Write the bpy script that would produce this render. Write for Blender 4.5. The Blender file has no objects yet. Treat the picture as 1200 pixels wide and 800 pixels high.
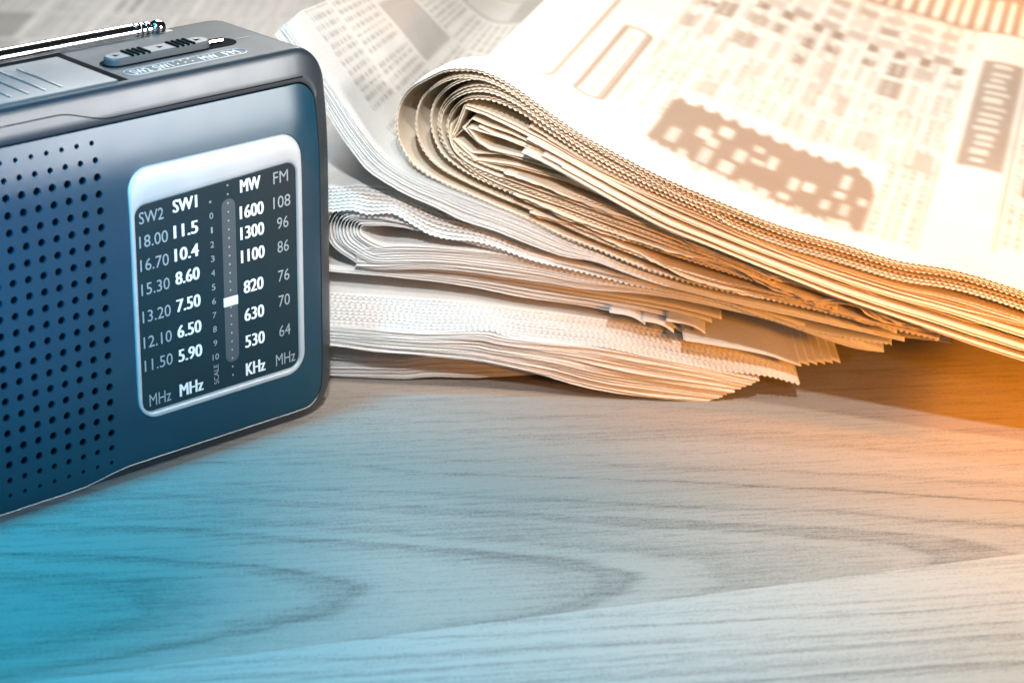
import bpy, bmesh, math, random
import numpy as np
from mathutils import Matrix, Vector, noise
from mathutils.geometry import delaunay_2d_cdt

# ------------------------------------------------------------------ camera, light, exposure
scene = bpy.context.scene
rad = math.radians
C = scene.collection

cam_data = bpy.data.cameras.new("camera")
cam = bpy.data.objects.new("camera", cam_data); C.objects.link(cam)
PITCH, ROLL, CAM_H = rad(22.14), rad(1.088), 0.35
right = Vector((1, 0, 0)); down = Vector((0, -math.sin(PITCH), -math.cos(PITCH))); fwd = Vector((0, math.cos(PITCH), -math.sin(PITCH)))
r2 = right * math.cos(ROLL) - down * math.sin(ROLL); d2 = right * math.sin(ROLL) + down * math.cos(ROLL)
cam.matrix_world = Matrix(((r2.x, -d2.x, -fwd.x, 0), (r2.y, -d2.y, -fwd.y, -CAM_H / math.tan(PITCH)), (r2.z, -d2.z, -fwd.z, CAM_H), (0, 0, 0, 1)))
cam_data.sensor_width = 36; cam_data.lens = 83.5; cam_data.clip_start = 0.01; cam_data.clip_end = 50
cam_data.dof.use_dof = True; cam_data.dof.focus_distance = 0.825; cam_data.dof.aperture_fstop = 13.5
scene.camera = cam

world = bpy.data.worlds.new("World"); scene.world = world; world.use_nodes = True
bg = world.node_tree.nodes["Background"]; bg.inputs[0].default_value = (0.9, 0.95, 1.0, 1); bg.inputs[1].default_value = 0.012

def area(name, loc, target, size, energy, color, spread=180, size_y=None):
    l = bpy.data.lights.new(name, 'AREA'); l.energy = energy; l.color = color; l.size = size
    if size_y: l.shape = 'RECTANGLE'; l.size_y = size_y
    l.spread = rad(spread)
    o = bpy.data.objects.new(name, l); C.objects.link(o); o.location = loc
    o.rotation_euler = (Vector(target) - Vector(loc)).to_track_quat('-Z', 'Y').to_euler()
    return o
def spot(name, loc, target, ang, blend, radius, energy, color):
    l = bpy.data.lights.new(name, 'SPOT'); l.energy = energy; l.color = color; l.spot_size = rad(ang); l.spot_blend = blend; l.shadow_soft_size = radius
    o = bpy.data.objects.new(name, l); C.objects.link(o); o.location = loc
    o.rotation_euler = (Vector(target) - Vector(loc)).to_track_quat('-Z', 'Y').to_euler()
    return o
# lights: white softbox behind, spot above, softbox at the right; the rest are unseen fills added for brightness and colour
area("back_softbox", (-0.05, 0.85, 0.75), (0.0, 0.05, 0.05), 0.5, 4.6, (1.0, 0.98, 0.95), 90)
spot("top_spot", (0.25, 0.25, 1.1), (0.21, 0.15, 0), 38, 1.0, 0.08, 23, (1.0, 0.95, 0.88))
spot("front_fill", (0.12, -0.70, 1.0), (0.13, -0.01, 0.03), 32, 1.0, 0.03, 35, (1.0, 0.97, 0.93))  # unseen fill added to brighten the fronts of the papers
spot("paper_front_fill", (0.0, -0.88, 0.70), (-0.055, -0.02, 0.09), 15, 1.0, 0.02, 50, (0.95, 0.98, 1.0))  # added fill, whitens the page edges at the left
spot("paper_fill_spot", (0.25, -0.90, 0.45), (0.115, -0.04, 0.03), 13, 1.0, 0.02, 6, (1.0, 0.84, 0.66))  # weak added fill for the page edges at the right
for z_, e_ in ((0.10, 0.044), (0.25, 0.052), (0.41, 0.19)):
    area("side_strip_softbox", (0.95, -0.33, z_), (-0.08, -0.06, 0.125), 0.40, e_, (1.0, 0.98, 0.96), 18, 0.15)
spot("orange_fill", (0.45, -0.60, 0.18), (0.17, -0.05, 0.05), 32, 1.0, 0.03, 23, (1.0, 0.32, 0.0))  # added fill that tints the right-hand paper shadows orange
spot("warm_table_fill", (0.62, -0.50, 0.85), (0.30, -0.18, 0.0), 38, 1.0, 0.04, 34, (1.0, 0.66, 0.33))  # added fill, warms the right side of the table
spot("orange_side_fill", (0.75, -0.25, 0.22), (0.255, -0.088, 0.0), 19, 1.0, 0.04, 62, (1.0, 0.29, 0.0))  # added fill, orange colour for the shaded table under the overhang
spot("warm_back_fill", (0.70, 0.45, 0.60), (0.33, 0.36, 0.05), 32, 1.0, 0.05, 48, (1.0, 0.42, 0.05))  # added fill for the orange cast in the far right corner
spot("blue_fill", (-0.23, -0.21, 0.75), (-0.18, -0.30, 0.0), 60, 1.0, 0.05, 37, (0.0, 0.54, 0.92))  # added fill that gives the table's lower left its cyan cast
spot("blue_front_fill", (-0.10, -0.75, 0.30), (-0.175, -0.13, 0.085), 17, 1.0, 0.05, 50, (0.0, 0.50, 1.0))  # added fill, blue cast on the radio front

vs = scene.view_settings
vs.view_transform = 'Standard'; vs.look = 'None'; vs.exposure = 0.0; vs.gamma = 1.0; vs.use_curve_mapping = False
scene.render.engine = 'CYCLES'

# ------------------------------------------------------------------ helpers
def tag(o, label, cat, group=None, kind=None):
    if label: o["label"] = label
    if cat: o["category"] = cat
    if group: o["group"] = group
    if kind: o["kind"] = kind
    return o
def empty(name, loc=(0, 0, 0), rz=0):
    o = bpy.data.objects.new(name, None); C.objects.link(o); o.location = loc; o.rotation_euler = (0, 0, rz); o.empty_display_size = 0.02
    return o
def mesh_obj(name, verts, faces, mat, parent=None, smooth=True, auto=None):
    me = bpy.data.meshes.new(name); me.from_pydata([tuple(v) for v in verts], [], faces); me.update()
    if smooth: me.polygons.foreach_set("use_smooth", [True] * len(me.polygons))
    if mat: me.materials.append(mat)
    o = bpy.data.objects.new(name, me); C.objects.link(o)
    if parent: o.parent = parent
    if auto is not None: me.set_sharp_from_angle(angle=rad(auto))
    return o
def bm_obj(name, bm, mat, parent=None, auto=35):
    bmesh.ops.recalc_face_normals(bm, faces=bm.faces)
    me = bpy.data.meshes.new(name); bm.to_mesh(me); bm.free()
    me.polygons.foreach_set("use_smooth", [True] * len(me.polygons))
    me.set_sharp_from_angle(angle=rad(auto)); me.materials.append(mat)
    o = bpy.data.objects.new(name, me); C.objects.link(o)
    if parent: o.parent = parent
    return o
def add_box(bm, x0, x1, y0, y1, z0, z1, bev=0):
    r = bmesh.ops.create_cube(bm, size=1, matrix=Matrix.Translation(((x0 + x1) / 2, (y0 + y1) / 2, (z0 + z1) / 2)) @ Matrix.Diagonal((x1 - x0, y1 - y0, z1 - z0, 1)))
    if bev:
        es = {e for v in r['verts'] for e in v.link_edges}
        bmesh.ops.bevel(bm, geom=list(es), offset=bev, segments=3, profile=0.5, affect='EDGES')
def add_tube(bm, pts, r, n=8, closed=False):
    rings = []
    N = len(pts)
    for i, p in enumerate(pts):
        a = pts[(i - 1) % N] if (closed or i > 0) else p
        b = pts[(i + 1) % N] if (closed or i < N - 1) else p
        t = (Vector(b) - Vector(a)).normalized(); q = t.to_track_quat('Z', 'Y')
        rings.append([bm.verts.new(Vector(p) + q @ Vector((r * math.cos(k * 2 * math.pi / n), r * math.sin(k * 2 * math.pi / n), 0))) for k in range(n)])
    M = N if closed else N - 1
    for i in range(M):
        A, B = rings[i], rings[(i + 1) % N]
        if closed and i == N - 1:      # align the last ring with the first
            s = min(range(n), key=lambda s: (A[0].co - B[s].co).length); B = B[s:] + B[:s]
        for k in range(n):
            try: bm.faces.new((A[k], A[(k + 1) % n], B[(k + 1) % n], B[k]))
            except ValueError: pass
    if not closed: bm.faces.new(rings[0]); bm.faces.new(rings[-1])
def add_lathe(bm, prof, axis_o, n=24):          # prof: (x along +X, radius)
    rings = []
    for x, r in prof:
        rings.append([bm.verts.new((axis_o[0] + x, axis_o[1] + r * math.cos(k * 2 * math.pi / n), axis_o[2] + r * math.sin(k * 2 * math.pi / n))) for k in range(n)])
    for A, B in zip(rings, rings[1:]):
        for k in range(n): bm.faces.new((A[k], A[(k + 1) % n], B[(k + 1) % n], B[k]))
    bm.faces.new(rings[0]); bm.faces.new(rings[-1])
def rrect(x0, x1, z0, z1, r, nc=10, ns=30):     # rounded rectangle, fixed point count, counter-clockwise
    P = []
    cs = [((x1 - r, z0 + r), -90), ((x1 - r, z1 - r), 0), ((x0 + r, z1 - r), 90), ((x0 + r, z0 + r), 180)]
    for i, ((cx, cz), a0) in enumerate(cs):
        for k in range(nc + 1):
            a = rad(a0 + 90 * k / nc); P.append((cx + r * math.cos(a), cz + r * math.sin(a)))
        (nx, nz), na = cs[(i + 1) % 4]; a = rad(na)
        p, q = P[-1], (nx + r * math.cos(a), nz + r * math.sin(a))
        for k in range(1, ns): P.append((p[0] + (q[0] - p[0]) * k / ns, p[1] + (q[1] - p[1]) * k / ns))
    return P
def skin(loops, cap0=False, cap1=False):
    V = [v for L in loops for v in L]; n = len(loops[0]); F = []
    for i in range(len(loops) - 1):
        for k in range(n): F.append((i * n + k, i * n + (k + 1) % n, (i + 1) * n + (k + 1) % n, (i + 1) * n + k))
    if cap0: F.append(tuple(range(n - 1, -1, -1)))
    if cap1: F.append(tuple(range((len(loops) - 1) * n, len(loops) * n)))
    return V, F

# ------------------------------------------------------------------ materials
def new_mat(name):
    m = bpy.data.materials.new(name); m.use_nodes = True; nt = m.node_tree
    return m, nt, nt.nodes["Principled BSDF"]
def N(nt, typ, **kw):
    n = nt.nodes.new(typ)
    for k, v in kw.items(): setattr(n, k, v)
    return n
def ramp(nt, stops, src, interp='LINEAR'):
    r = N(nt, 'ShaderNodeValToRGB'); e = r.color_ramp.elements; r.color_ramp.interpolation = interp
    while len(e) < len(stops): e.new(0.5)
    for el, (p, c) in zip(e, stops): el.position = p; el.color = (*c, 1) if len(c) == 3 else c
    nt.links.new(src, r.inputs[0]); return r
def math_n(nt, op, a, b=None, c=None):
    n = N(nt, 'ShaderNodeMath', operation=op)
    for i, v in enumerate((a, b, c)):
        if v is None: continue
        if isinstance(v, (int, float)): n.inputs[i].default_value = v
        else: nt.links.new(v, n.inputs[i])
    return n.outputs[0]
def plastic(name, col, metallic, rough, bump=0.0, scale=3000, coat=0, spec=0.5, var=0.06):
    m, nt, b = new_mat(name)
    tc = N(nt, 'ShaderNodeTexCoord'); nz = N(nt, 'ShaderNodeTexNoise'); nz.inputs['Scale'].default_value = 60; nz.inputs['Detail'].default_value = 6
    nt.links.new(tc.outputs['Object'], nz.inputs['Vector'])
    r = ramp(nt, [(0.3, tuple(c * (1 - var) for c in col)), (0.7, tuple(c * (1 + var) for c in col))], nz.outputs[0]); nt.links.new(r.outputs[0], b.inputs['Base Color'])
    rr = N(nt, 'ShaderNodeMapRange'); rr.inputs[3].default_value = rough * 0.85; rr.inputs[4].default_value = rough * 1.2; nt.links.new(nz.outputs[0], rr.inputs[0]); nt.links.new(rr.outputs[0], b.inputs['Roughness'])
    b.inputs['Metallic'].default_value = metallic; b.inputs['Coat Weight'].default_value = coat; b.inputs['Specular IOR Level'].default_value = spec
    if bump:
        n2 = N(nt, 'ShaderNodeTexNoise'); n2.inputs['Scale'].default_value = scale; nt.links.new(tc.outputs['Object'], n2.inputs['Vector'])
        bp = N(nt, 'ShaderNodeBump'); bp.inputs['Strength'].default_value = bump; bp.inputs['Distance'].default_value = 0.0002
        nt.links.new(n2.outputs[0], bp.inputs['Height']); nt.links.new(bp.outputs[0], b.inputs['Normal'])
    return m
M_SHELL = plastic("gunmetal_plastic", (0.022, 0.030, 0.038), 0.1, 0.32, 0.08)
M_PANEL = plastic("front_panel_plastic", (0.005, 0.040, 0.066), 0.05, 0.20, 0.05)  # blue of the lighting is put into the panel and shell base colours
M_TOP = plastic("top_plastic", (0.042, 0.042, 0.042), 0.0, 0.55, 0.15, 2500, spec=0.2)
M_BLACK = plastic("black_plastic", (0.008, 0.008, 0.009), 0.0, 0.4)
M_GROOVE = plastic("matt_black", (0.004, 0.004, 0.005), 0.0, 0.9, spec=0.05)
M_CHROME = plastic("chrome", (0.58, 0.58, 0.59), 1.0, 0.14)
M_SILVER = plastic("silver_paint", (0.43, 0.43, 0.43), 0.15, 0.35)
M_DIAL = plastic("dial_window", (0.006, 0.024, 0.032), 0.0, 0.12, spec=0.35)
M_SLOT = plastic("tuning_slot_smoky", (0.06, 0.075, 0.083), 0.0, 0.25)
M_WHITE = plastic("white_ink", (0.74, 0.74, 0.74), 0.0, 0.5)
M_GREY = plastic("grey_ink", (0.27, 0.30, 0.31), 0.0, 0.5)

def paper(name, col, ink=None):
    m, nt, b = new_mat(name)
    tc = N(nt, 'ShaderNodeTexCoord')
    nz = N(nt, 'ShaderNodeTexNoise'); nz.inputs['Scale'].default_value = 900; nz.inputs['Detail'].default_value = 8; nz.inputs['Roughness'].default_value = 0.7
    nt.links.new(tc.outputs['Object'], nz.inputs['Vector'])
    n1 = N(nt, 'ShaderNodeTexNoise'); n1.inputs['Scale'].default_value = 35; n1.inputs['Detail'].default_value = 4; nt.links.new(tc.outputs['Object'], n1.inputs['Vector'])
    mixv = math_n(nt, 'ADD', math_n(nt, 'MULTIPLY', nz.outputs[0], 0.6), math_n(nt, 'MULTIPLY', n1.outputs[0], 0.4))
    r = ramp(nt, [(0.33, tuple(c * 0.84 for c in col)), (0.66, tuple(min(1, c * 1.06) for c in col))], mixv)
    colr = r.outputs[0]
    if ink:
        at = N(nt, 'ShaderNodeAttribute', attribute_name="ink")
        mx = N(nt, 'ShaderNodeMix', data_type='RGBA'); nt.links.new(at.outputs['Fac'], mx.inputs[0]); nt.links.new(colr, mx.inputs[6]); mx.inputs[7].default_value = (*ink, 1)
        colr = mx.outputs[2]
    nt.links.new(colr, b.inputs['Base Color']); b.inputs['Roughness'].default_value = 0.85; b.inputs['Specular IOR Level'].default_value = 0.2
    bp = N(nt, 'ShaderNodeBump'); bp.inputs['Strength'].default_value = 0.35; bp.inputs['Distance'].default_value = 0.00025
    nt.links.new(nz.outputs[0], bp.inputs['Height']); nt.links.new(bp.outputs[0], b.inputs['Normal'])
    tr = N(nt, 'ShaderNodeBsdfTranslucent'); nt.links.new(colr, tr.inputs[0])
    ms = N(nt, 'ShaderNodeMixShader'); ms.inputs[0].default_value = 0.16
    out = nt.nodes['Material Output']; nt.links.new(b.outputs[0], ms.inputs[1]); nt.links.new(tr.outputs[0], ms.inputs[2]); nt.links.new(ms.outputs[0], out.inputs[0])
    return m
M_PAPER = paper("white_newsprint", (0.80, 0.775, 0.74))
M_WARM = paper("cream_newsprint", (0.85, 0.735, 0.59))
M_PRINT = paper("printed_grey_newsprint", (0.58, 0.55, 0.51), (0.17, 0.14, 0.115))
M_PRINTL = paper("printed_white_newsprint", (0.80, 0.765, 0.72), (0.15, 0.13, 0.115))
M_PRINTW = paper("printed_cream_newsprint", (0.80, 0.74, 0.66), (0.21, 0.11, 0.045))

def wood(name, rot, origin, base, arch, wid, freq, seed):
    m, nt, b = new_mat(name)
    tc = N(nt, 'ShaderNodeTexCoord'); mp = N(nt, 'ShaderNodeMapping', vector_type='TEXTURE')
    mp.inputs['Location'].default_value = origin; mp.inputs['Rotation'].default_value = (0, 0, rot)
    nt.links.new(tc.outputs['Object'], mp.inputs['Vector'])
    # warp
    st = N(nt, 'ShaderNodeMapping'); st.inputs['Scale'].default_value = (5, 14, 1); st.inputs['Location'].default_value = (seed, seed * 0.37, 0); nt.links.new(mp.outputs[0], st.inputs['Vector'])
    wz = N(nt, 'ShaderNodeTexNoise'); wz.inputs['Scale'].default_value = 1.0; wz.inputs['Detail'].default_value = 3; nt.links.new(st.outputs[0], wz.inputs['Vector'])
    sx = N(nt, 'ShaderNodeSeparateXYZ'); nt.links.new(mp.outputs[0], sx.inputs[0])
    x, y = sx.outputs[0], sx.outputs[1]
    wy = math_n(nt, 'ADD', y, math_n(nt, 'MULTIPLY', math_n(nt, 'SUBTRACT', wz.outputs[0], 0.5), 0.020))
    g = math_n(nt, 'ADD', math_n(nt, 'SQRT', math_n(nt, 'ADD', math_n(nt, 'MULTIPLY', wy, wy), wid * wid)), math_n(nt, 'MULTIPLY', x, arch))
    wob = N(nt, 'ShaderNodeTexNoise'); wob.inputs['Scale'].default_value = 1.0; wob.inputs['Detail'].default_value = 5
    st2 = N(nt, 'ShaderNodeMapping'); st2.inputs['Scale'].default_value = (16, 90, 1); nt.links.new(mp.outputs[0], st2.inputs['Vector']); nt.links.new(st2.outputs[0], wob.inputs['Vector'])
    gg = math_n(nt, 'ADD', math_n(nt, 'MULTIPLY', g, freq), math_n(nt, 'MULTIPLY', wob.outputs[0], 0.45))
    irr = N(nt, 'ShaderNodeTexNoise', noise_dimensions='1D'); irr.inputs['Scale'].default_value = 0.8; irr.inputs['Detail'].default_value = 2; nt.links.new(gg, irr.inputs['W'])
    gg = math_n(nt, 'ADD', gg, math_n(nt, 'MULTIPLY', irr.outputs[0], 1.6))
    # irregular ring spacing: 1D noise of the ring coordinate plus a sawtooth late-wood edge
    saw = math_n(nt, 'FRACT', gg)
    ring = ramp(nt, [(0.0, (0.40,) * 3), (0.10, (0.05,) * 3), (0.45, (0.22,) * 3), (0.90, (0.85,) * 3), (1.0, (0.40,) * 3)], saw)
    one = N(nt, 'ShaderNodeTexNoise', noise_dimensions='1D'); one.inputs['Scale'].default_value = 1.7; one.inputs['Detail'].default_value = 3; nt.links.new(gg, one.inputs['W'])
    ringv = math_n(nt, 'MULTIPLY', ring.outputs[0], math_n(nt, 'MULTIPLY', math_n(nt, 'POWER', one.outputs[0], 2.0), 3.2))
    far = N(nt, 'ShaderNodeMapRange'); far.inputs[1].default_value = 0.02; far.inputs[2].default_value = 0.09; far.inputs[3].default_value = 1.25; far.inputs[4].default_value = 0.45; nt.links.new(math_n(nt, 'ABSOLUTE', wy), far.inputs[0])
    ringv = math_n(nt, 'MULTIPLY', ringv, far.outputs[0])
    # pores and fibre
    fm = N(nt, 'ShaderNodeMapping'); fm.inputs['Scale'].default_value = (110, 1100, 1); nt.links.new(mp.outputs[0], fm.inputs['Vector'])
    fz = N(nt, 'ShaderNodeTexNoise'); fz.inputs['Scale'].default_value = 1; fz.inputs['Detail'].default_value = 4; fz.inputs['Roughness'].default_value = 0.65; nt.links.new(fm.outputs[0], fz.inputs['Vector'])
    fm2 = N(nt, 'ShaderNodeMapping'); fm2.inputs['Scale'].default_value = (7, 420, 1); nt.links.new(mp.outputs[0], fm2.inputs['Vector'])
    fz2 = N(nt, 'ShaderNodeTexNoise'); fz2.inputs['Scale'].default_value = 1; fz2.inputs['Detail'].default_value = 5; nt.links.new(fm2.outputs[0], fz2.inputs['Vector'])
    gr = N(nt, 'ShaderNodeTexNoise'); gr.inputs['Scale'].default_value = 1000; gr.inputs['Detail'].default_value = 3; nt.links.new(mp.outputs[0], gr.inputs['Vector'])
    v = math_n(nt, 'ADD', math_n(nt, 'MULTIPLY', ringv, 0.40), math_n(nt, 'MULTIPLY', math_n(nt, 'SUBTRACT', fz.outputs[0], 0.5), 0.95))
    v = math_n(nt, 'ADD', v, math_n(nt, 'MULTIPLY', math_n(nt, 'SUBTRACT', fz2.outputs[0], 0.5), 0.85))
    v = math_n(nt, 'ADD', v, math_n(nt, 'MULTIPLY', math_n(nt, 'SUBTRACT', gr.outputs[0], 0.5), 0.8))
    r = ramp(nt, [(0.0, tuple(c * 1.22 for c in base)), (0.22, base), (0.6, tuple(c * 0.56 for c in base)), (1.0, tuple(c * 0.34 for c in base))], v)
    nt.links.new(r.outputs[0], b.inputs['Base Color']); b.inputs['Roughness'].default_value = 0.72; b.inputs['Specular IOR Level'].default_value = 0.12
    bp = N(nt, 'ShaderNodeBump'); bp.inputs['Strength'].default_value = 0.25; bp.inputs['Distance'].default_value = 0.0004; bp.invert = True
    nt.links.new(v, bp.inputs['Height']); nt.links.new(bp.outputs[0], b.inputs['Normal'])
    return m
ROT = math.atan2(0.05, 0.31)

# ------------------------------------------------------------------ table (two boards)
table = empty("table"); tag(table, "pale grained wooden table top of two boards under the radio and newspapers", None, kind="structure")
# joint runs through (-.109,-.261) ... (.166,-.177)
jd = Vector((0.275, 0.084)).normalized(); jn = Vector((-jd.y, jd.x)); jo = Vector((0.028, -0.2155))
def board(side, mat, w):
    bm = bmesh.new()
    a, b_ = jo - jd * 0.9, jo + jd * 0.9
    g = 0.00008
    q = [a + jn * side * g, b_ + jn * side * g, b_ + jn * side * w, a + jn * side * w]
    top = [bm.verts.new((p.x, p.y, 0)) for p in q]; bot = [bm.verts.new((p.x, p.y, -0.02)) for p in q]
    bm.faces.new(top); bm.faces.new(bot)
    for i in range(4): bm.faces.new((top[i], top[(i + 1) % 4], bot[(i + 1) % 4], bot[i]))
    bm_obj("board", bm, mat, table)
board(1, wood("wood_upper_board", rad(9), (-0.035, -0.207, 0), (0.305, 0.273, 0.242), 0.21, 0.024, 75, 3.1), 1.3)
board(-1, wood("wood_lower_board", ROT * 1.25, (0.10, -0.275, 0), (0.365, 0.335, 0.305), 0.05, 0.004, 120, 8.7), 0.5)

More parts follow.
